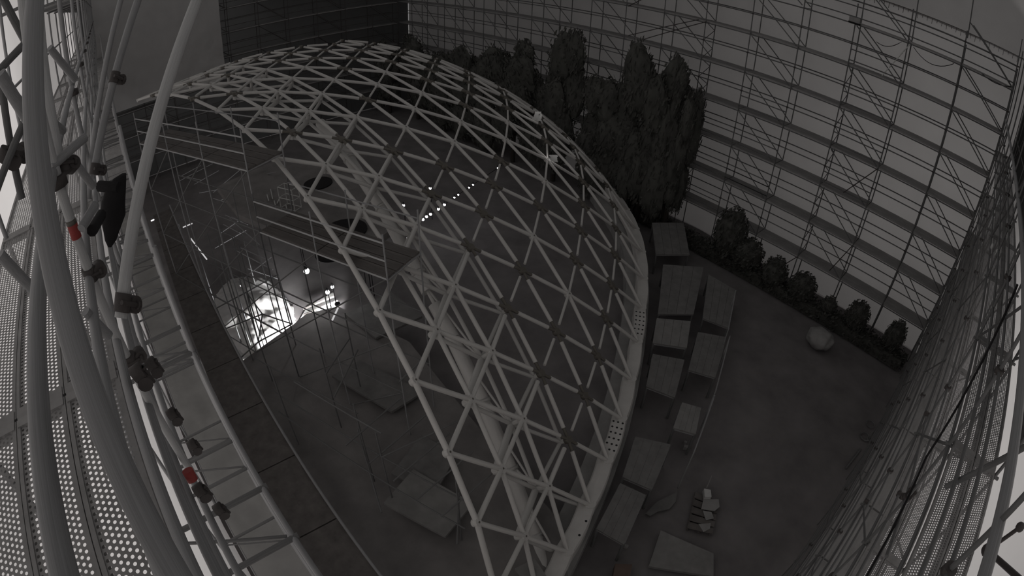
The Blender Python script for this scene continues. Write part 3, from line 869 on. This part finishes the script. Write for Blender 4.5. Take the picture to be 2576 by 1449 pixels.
# ------------------------------------------------------------------ storage rack and black shadow discs on the upper floor
rk = thing('storage_rack', 'small pale open frame rack standing on the upper floor', 'rack', at(722, 528, z=3.6))
b0, b1, b2 = at(708, 526, z=3.6), at(743, 535, z=3.6), at(712, 495, z=3.6)
ux = (b1 - b0); uy = Vector((-ux.y, ux.x, 0)).normalized() * .45
for k, p in enumerate((b0, b1, b1 + uy, b0 + uy)): tube('post', p, p + Vector((0, 0, 1.15)), .025, 'pale', rk, 6)
for z in (.08, .6, 1.13):
    for a, b in ((b0, b1), (b1, b1 + uy), (b1 + uy, b0 + uy), (b0 + uy, b0)): tube('rail', a + Vector((0, 0, z)), b + Vector((0, 0, z)), .022, 'pale', rk, 6)
for n_, (u0, v0, u1, v1) in enumerate(((681, 476, 686, 500), (690, 505, 694, 520), (697, 512, 704, 498), (672, 490, 676, 505), (719, 515, 722, 527))):
    tag(tube('pipe_offcut', at(u0, v0, z=3.65), at(u1, v1, z=3.75), .03, 'pale', None, 8),
        ('long upright', 'short lower', 'slanting', 'leftmost', 'small')[n_] + ' white pipe offcut lying by the frame rack', 'pipe', 'white pipe offcuts by the rack')
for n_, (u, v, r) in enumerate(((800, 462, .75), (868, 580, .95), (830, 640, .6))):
    c = at(u, v, z=3.62)  # flat black disc laid down as a painted round shadow
    tag(tube('shadow_disc', c, c + Vector((0, 0, .05)), r, 'black', None, 24), ('upper', 'large middle', 'small lower')[n_] + ' black disc standing for a round shadow on the upper floor', 'cover', 'black discs standing for shadows on the upper floor')

# ------------------------------------------------------------------ black cloth bundle and small things on the near scaffold
bv = []; bf = []
prof = [(312, 436, 6), (300, 450, 20), (290, 480, 34), (284, 510, 40), (282, 540, 38), (280, 575, 28), (278, 605, 17), (276, 622, 5)]
for (u, v, wpx) in prof:
    c = at(u, v, d=2.9); h = wpx / FPX * 2.9
    for q in range(14):
        t = 2 * math.pi * q / 14
        k = 1 + .22 * noise.noise(Vector((math.cos(t) * 1.5, math.sin(t) * 1.5, v * .02)))
        bv.append(tuple(c + RIGHT * (h * math.cos(t) * k) + FWD * (h * .6 * math.sin(t) * k)))
for a in range(len(prof) - 1):
    for q in range(14):
        e = (q + 1) % 14; bf.append((a * 14 + q, a * 14 + e, a * 14 + 14 + e, a * 14 + 14 + q))
bf += [tuple(range(13, -1, -1)), tuple((len(prof) - 1) * 14 + q for q in range(14))]
bun = mesh_obj('cloth_bundle', pydata('cloth_bundle', bv, bf, 'black', True))
tag(bun, 'black cloth bundle tied to the near left scaffold tubes', 'cloth')
tube('tie_strap', at(250, 468, d=2.95), at(300, 472, d=2.85), .03, 'black', bun, 8)
tube('tie_strap', at(255, 540, d=2.8), at(232, 580, d=2.5), .028, 'black', bun, 8)

jb = thing('junction_box', 'pale box with dark underside mounted high on the right scaffold', 'box', at(2150, 50, y=-1.1))
c = at(2151, 50, y=-1.1)
box('housing', c, (.52, .22, .24), 'concrete', jb); box('base_plate', c - Vector((0, 0, .16)), (.54, .26, .08), 'black', jb)


def sag(name, a, b, dip, r, mat, n=10, parent=None):
    t = parent
    pts = [a.lerp(b, k / n) - Vector((0, 0, dip * 4 * (k / n) * (1 - k / n))) for k in range(n + 1)]
    vs = []; fs_ = []
    for k, p in enumerate(pts):
        d = (pts[min(k + 1, n)] - pts[max(k - 1, 0)]).normalized(); x = d.orthogonal().normalized(); y = d.cross(x)
        for q in range(6): vs.append(tuple(p + x * (r * math.cos(q * math.pi / 3)) + y * (r * math.sin(q * math.pi / 3))))
    for k in range(n):
        for q in range(6):
            e = (q + 1) % 6; fs_.append((k * 6 + q, k * 6 + e, k * 6 + 6 + e, k * 6 + 6 + q))
    return mesh_obj(name, pydata(name, vs, fs_, mat, True), parent)


tag(sag('hanging_cable', at(2205, 105, y=-1.06), at(2268, 105, y=-1.06), .22, .016, 'black'), 'short dark cable sagging beside the white rope', 'cable')
tag(sag('hanging_cable', at(2298, 118, y=-1.06), at(2400, 160, y=-1.06), .42, .016, 'black'), 'longer dark cable sagging right of the white rope', 'cable')
tag(sag('hanging_cable', at(2470, 185, y=-1.06), at(2545, 218, y=-1.06), .15, .016, 'black'), 'dark cable sagging at the right end of the top deck', 'cable')
ra, rb = at(2290, 110, y=-1.07), at(2218, 191, y=-1.07)
rp = thing('knotted_rope', 'pale knotted rope hung aslant between upper scaffold decks', 'rope', ra)
tube('strand', ra, rb, .014, 'rope', rp, 6)
for k in range(12):
    p = ra.lerp(rb, (k + .5) / 12); d = (rb - ra).normalized(); tube('knot', p - d * .05, p + d * .05, .03, 'rope', rp, 8)
for n_, (u, v, s) in enumerate(((2496, 620, .11), (2508, 632, .07), (2504, 640, .05))):
    c = at(u, v, x=15.40)
    tag(ball('pale_tag', c, (s * .4, s, s * .7), 'pale', None, 1), ('largest', 'middle', 'smallest')[n_] + ' pale scrap caught on the right side scaffold', 'scrap', 'pale scraps on the right scaffold')

# ------------------------------------------------------------------ work platforms outside the ring
PLAT = [([(1668, 665), (1770, 672), (1745, 790), (1655, 790)], 'ply', 'far grey platform beside the ring beam'),
        ([(1652, 800), (1738, 808), (1728, 875), (1642, 862)], 'ply_light', 'short lighter platform behind the far one'),
        ([(1642, 890), (1722, 905), (1698, 1000), (1626, 972)], 'ply', 'dark edged platform midway along the ring'),
        ([(1782, 690), (1852, 730), (1832, 825), (1768, 800)], 'ply', 'outer platform with upright posts at its corners'),
        ([(1756, 835), (1828, 848), (1800, 950), (1732, 930)], 'ply', 'outer platform nearest the open soil'),
        ([(1716, 1012), (1764, 1026), (1750, 1092), (1694, 1076)], 'ply_light', 'small light sheeted platform at the end of the outer row'),
        ([(1598, 1098), (1688, 1118), (1640, 1232), (1566, 1200)], 'ply', 'near platform beside the bolted ring plate'),
        ([(1560, 1215), (1625, 1245), (1570, 1370), (1500, 1330)], 'ply', 'dark near platform below the last bolt plate'),
        ([(1640, 560), (1720, 560), (1735, 640), (1650, 640)], 'ply', 'dark farthest platform between ring and hedge')]
for pts, m, lab in PLAT:
    q = [at(u, v, z=1.15) for u, v in pts]
    c = sum(q, Vector()) / 4
    t = thing('work_platform', lab, 'platform', (c.x, c.y, 0), 'work platforms around the ring')
    nb = 4
    for k in range(nb):
        a0, a1 = q[0].lerp(q[1], k / nb + .003), q[0].lerp(q[1], (k + 1) / nb - .003)
        d0, d1 = q[3].lerp(q[2], k / nb + .003), q[3].lerp(q[2], (k + 1) / nb - .003)
        slab('top_board', [a0, a1, d1, d0], .06, m, t)
    for p in q:
        pi = p.lerp(c, .06); tube('leg', (pi.x, pi.y, 0), (pi.x, pi.y, 1.09), .05, 'galv_dark', t, 8)
    for a, b in ((0, 1), (1, 2), (2, 3), (3, 0)):
        tube('edge_tube', q[a].lerp(c, .04) - Vector((0, 0, .1)), q[b].lerp(c, .04) - Vector((0, 0, .1)), .03, 'galv', t, 8)
# a rail run along the outside of the platforms
rr_ = thing('barrier_rail', 'thin tube barrier running along the outer platforms', 'barrier', at(1820, 880, z=0))
for a, b in (((1850, 735), (1832, 830)), ((1835, 850), (1800, 985)), ((1796, 1000), (1745, 1140))):
    p, q = at(*a, z=1.9), at(*b, z=1.9)
    tube('rail', p, q, .025, 'galv', rr_, 8)
    for e in (p, q): tube('post', (e.x, e.y, 0), e + Vector((0, 0, .1)), .025, 'galv', rr_, 8)

# ------------------------------------------------------------------ things lying on the open soil
pl = thing('pallet', 'timber pallet under the scattered pale sheets', 'pallet', at(1775, 1290, z=0))
q = [at(u, v, z=.14) for u, v in ((1750, 1235), (1810, 1260), (1792, 1345), (1728, 1330))]
for k in range(5):
    t0, t1 = k / 5 + .02, (k + 1) / 5 - .02
    slab('slat', [q[0].lerp(q[3], t0), q[1].lerp(q[2], t0), q[1].lerp(q[2], t1), q[0].lerp(q[3], t1)], .025, 'timber', pl)
for s in (0, .45, .9):
    a, b = q[0].lerp(q[1], s + .03), q[3].lerp(q[2], s + .03)
    tube('bearer', a - Vector((0, 0, .08)), b - Vector((0, 0, .08)), .05, 'timber', pl, 4)
SH = [([(1771, 1229), (1788, 1232), (1790, 1250), (1773, 1250)], .35, 'pale upright canister at the head of the pallet', 'canister'),
      ([(1770, 1255), (1808, 1256), (1810, 1275), (1798, 1285), (1764, 1280)], .22, 'largest pale sheet on the pallet', 'sheet'),
      ([(1768, 1284), (1790, 1288), (1796, 1304), (1776, 1308)], .19, 'folded pale sheet at the middle of the pallet', 'sheet'),
      ([(1757, 1318), (1788, 1316), (1786, 1330), (1770, 1338)], .17, 'small pale sheet at the foot of the pallet', 'sheet')]
for pts, z, lab, cat in SH:
    tag(slab('canister' if cat == 'canister' else 'paper_sheet', [at(u, v, z=z) for u, v in pts], .18 if cat == 'canister' else .03, 'concrete' if cat == 'sheet' else 'pale'), lab, cat)
tag(tube('broom_stick', at(1777, 1228, z=.3), at(1791, 1197, z=.5), .022, 'ply_light', None, 8), 'thin pole leaning behind the canister on the pallet', 'pole')
tag(slab('cardboard_piece', [at(u, v, z=.12) for u, v in ((1624, 1292), (1652, 1262), (1703, 1238), (1700, 1262), (1684, 1280), (1655, 1286), (1636, 1298))], .04, 'ply'), 'bent grey panel lying left of the pallet', 'panel')
tag(slab('plywood_sheet', [at(u, v, z=.2) for u, v in ((1662, 1334), (1795, 1392), (1795, 1449), (1632, 1424))], .12, 'ply_light'), 'big flat grey board near the bottom edge of the soil', 'board')
tag(slab('cardboard_box', [at(u, v, z=.35) for u, v in ((1548, 1418), (1590, 1420), (1582, 1465), (1540, 1462))], .35, 'card'), 'brown box at the bottom edge beside the ring', 'box')
for n_, (u, v, s) in enumerate(((1725, 1126, .16), (1724, 1113, .10), (1575, 1375, .12), (2253, 893, .28), (2262, 884, .2))):
    c = at(u, v, z=s / 2)
    tag(box('small_block', c, (s, s * .8, s), 'concrete', None, .4), ('pale block on the soil at the end of the platforms', 'smaller pale block beside the first', 'little grey block below the last platform',
        'grey box at the foot of the right corner', 'second grey box behind the corner one')[n_], 'block')
for n_, (u, v, r) in enumerate(((2190, 1067, .20), (2176, 1098, .22), (2188, 1105, .12))):
    c = at(u, v, z=.05); vs = []; fs_ = []
    for a in range(20):
        for b in range(6):
            t, p_ = 2 * math.pi * a / 20, 2 * math.pi * b / 6; R_ = r + .03 * math.cos(p_)
            vs.append((c.x + R_ * math.cos(t), c.y + R_ * math.sin(t), c.z + .03 * math.sin(p_)))
    for a in range(20):
        for b in range(6):
            fs_.append((a * 6 + b, ((a + 1) % 20) * 6 + b, ((a + 1) % 20) * 6 + (b + 1) % 6, a * 6 + (b + 1) % 6))
    tag(mesh_obj('cable_coil', pydata('cable_coil', vs, fs_, 'galv_dark', True)), ('upper grey coil', 'lower grey coil', 'smallest grey coil')[n_] + ' lying by the right scaffold foot', 'coil')
tag(tube('long_pole', at(2165, 1130, z=.02), at(2128, 1178, z=.02), .04, 'galv_dark', None, 8), 'dark pole lying on the soil below the coils', 'pole')
# bulky sack
sv = []; bm = bmesh.new(); bmesh.ops.create_icosphere(bm, subdivisions=4, radius=1)
c = at(2063, 852, z=.42)
for v_ in bm.verts:
    n_ = v_.co.normalized(); k = 1 + .16 * noise.noise(n_ * 2.1) + .08 * noise.noise(n_ * 5)
    v_.co = Vector((n_.x * .68 * k, n_.y * .6 * k, n_.z * .46 * k))
me = bpy.data.meshes.new('bulk_bag'); bm.to_mesh(me); bm.free(); me.materials.append(M['concrete'])
for p in me.polygons: p.use_smooth = True
tag(mesh_obj('bulk_bag', me, None, c), 'single pale bulging sack on the soil before the hedge', 'sack')

# ------------------------------------------------------------------ hedge, bushes and trees


def leaves(n, shape, size, seed):
    r = random.Random(seed); v = []; f = []
    for k in range(n):
        p = Vector(shape(r)); d = Vector((r.gauss(0, 1), r.gauss(0, 1), r.gauss(0, 1))).normalized(); x = d.orthogonal().normalized(); y = d.cross(x)
        s = size * r.uniform(.6, 1.3); a = len(v)
        v += [tuple(p - x * s), tuple(p - y * s * .5), tuple(p + x * s), tuple(p + y * s * .5)]; f.append((a, a + 1, a + 2, a + 3))
    return pydata('foliage', v, f, 'leaf')


def in_ball(r):
    while True:
        p = Vector((r.uniform(-1, 1), r.uniform(-1, 1), r.uniform(-1, 1)))
        if p.length <= 1: return p * (p.length ** -.25 if p.length > .01 else 1) * .95


def core(seed, kx):
    bm = bmesh.new(); bmesh.ops.create_icosphere(bm, subdivisions=3, radius=1)
    for v_ in bm.verts:
        n_ = v_.co.normalized(); v_.co = n_ * (.86 + .22 * noise.noise(n_ * 2.4 + Vector((seed, 0, 0))))
    me = bpy.data.meshes.new('crown'); bm.to_mesh(me); bm.free(); me.materials.append(M['leaf'])
    return me


BUSH = [leaves(1500, in_ball, .09, s) for s in (1, 2)]; CORE = [core(s, 1) for s in (1, 5)]
BLAB = ['round dark bush nearest the right corner of the lit sheeting', 'second round dark bush from the right corner', 'dark bush in front of the third scaffold bay from the corner', 'wide dark bush behind the sack',
        'low dark bush left of the wide one', 'dark bush at the left end of the open hedge', 'tall dark bush where the hedge meets the trees']
for n_, (u, v, rx, rz_) in enumerate(((2252, 845, .62, .95), (2156, 798, .72, 1.0), (2085, 770, .5, .6), (2018, 725, .85, .95), (1948, 690, .8, 1.1), (1880, 640, 1.0, 1.0), (1838, 590, 1.0, 1.7))):
    p = at(u, v, y=-1.9); zc = max(rz_ * .8, p.z)
    t = thing('bush', BLAB[n_], 'bush', (p.x, p.y, 0), 'bushes before the lit sheeting')
    o = mesh_obj('foliage', BUSH[n_ % 2], t, (0, 0, zc)); o.scale = (rx, rx, rz_)
    o = mesh_obj('crown', CORE[n_ % 2], t, (0, 0, zc)); o.scale = (rx * .9, rx * .9, rz_ * .9)
    tube('stem', (p.x, p.y, 0), (p.x, p.y, zc), .06, 'bark', t, 6)
hb = []
for k in range(3000):
    pass
hl = leaves(9000, lambda r: (r.uniform(0, 17.5), -1.75 + r.uniform(-.45, .45), r.uniform(.05, .78 + .12 * math.sin(r.uniform(0, 60)))), .10, 21)
hd = mesh_obj('hedge', hl, None, (-2.2, -.25, 0)); hd['kind'] = 'stuff'; tag(hd, 'low dark hedge strip along the foot of the lit scaffold', 'hedge')
box('hedge_core', (6.5, -2.0, .3), (17.2, .7, .6), 'leaf', hd)


def lumpy(seed):
    r = random.Random(seed); blobs = [(Vector((r.uniform(-.55, .55), r.uniform(-.4, .4), r.uniform(-.75, .62 if r.random() < .7 else .95))), r.uniform(.34, .52)) for _ in range(22)]
    def f(q):
        c, s = q.choice(blobs)
        return c + in_ball(q) * s
    return leaves(8000, f, .055, seed), blobs


TREE = [lumpy(s) for s in (31, 32, 33, 34)]


def blob_core(blobs, seed):
    bm = bmesh.new()
    for c, s in blobs:
        r_ = bmesh.ops.create_icosphere(bm, subdivisions=2, radius=s * .8)
        for v_ in r_['verts']:
            v_.co = v_.co * (1 + .25 * noise.noise(v_.co * 4 + Vector((seed, c.x * 9, 0)))) + c
    me = bpy.data.meshes.new('crown'); bm.to_mesh(me); bm.free(); me.materials.append(M['leaf'])
    return me


TCORE = [blob_core(b, n_) for n_, (_, b) in enumerate(TREE)]
TLAB = ['small dark tree against the first lit bay of sheeting', 'tall dark tree at the edge of the lit sheeting', 'broad dark tree second from the lit sheeting', 'dark tree third from the lit sheeting', 'dark tree fourth from the lit sheeting, behind the roof',
        'dark tree fifth from the lit sheeting, behind the roof', 'dark tree sixth from the lit sheeting, above the roof line', 'dark tree seventh from the lit sheeting, above the roof line', 'farthest dark tree by the corner of the net']
for n_, (x, y, h, r) in enumerate(((.1, -2.3, 8.8, 1.0), (-1.7, -2.5, 9.9, 1.8), (-4.9, -2.5, 8.3, 2.2), (-8.6, -2.5, 9.0, 2.1), (-12.6, -2.5, 7.8, 2.6), (-16.8, -2.5, 7.4, 2.6), (-21.0, -2.5, 7.0, 2.6), (-25.2, -2.5, 6.6, 2.4), (-28.6, -3.4, 6.2, 1.2))):
    t = thing('tree', TLAB[n_], 'tree', (x, y, 0), 'trees between roof and sheeting')
    zc = h * .55; rz_ = h * .46; ry = 1.25
    o = mesh_obj('foliage', TREE[n_ % 4][0], t, (0, 0, zc)); o.scale = (r * 1.12, ry, rz_); o.rotation_euler.z = math.pi * (n_ // 4)
    o = mesh_obj('crown', TCORE[n_ % 4], t, (0, 0, zc)); o.scale = (r * 1.12, ry, rz_); o.rotation_euler.z = math.pi * (n_ // 4)
    tube('trunk', (x, y, 0), (x, y, zc + rz_ * .3), .16, 'bark', t, 8)
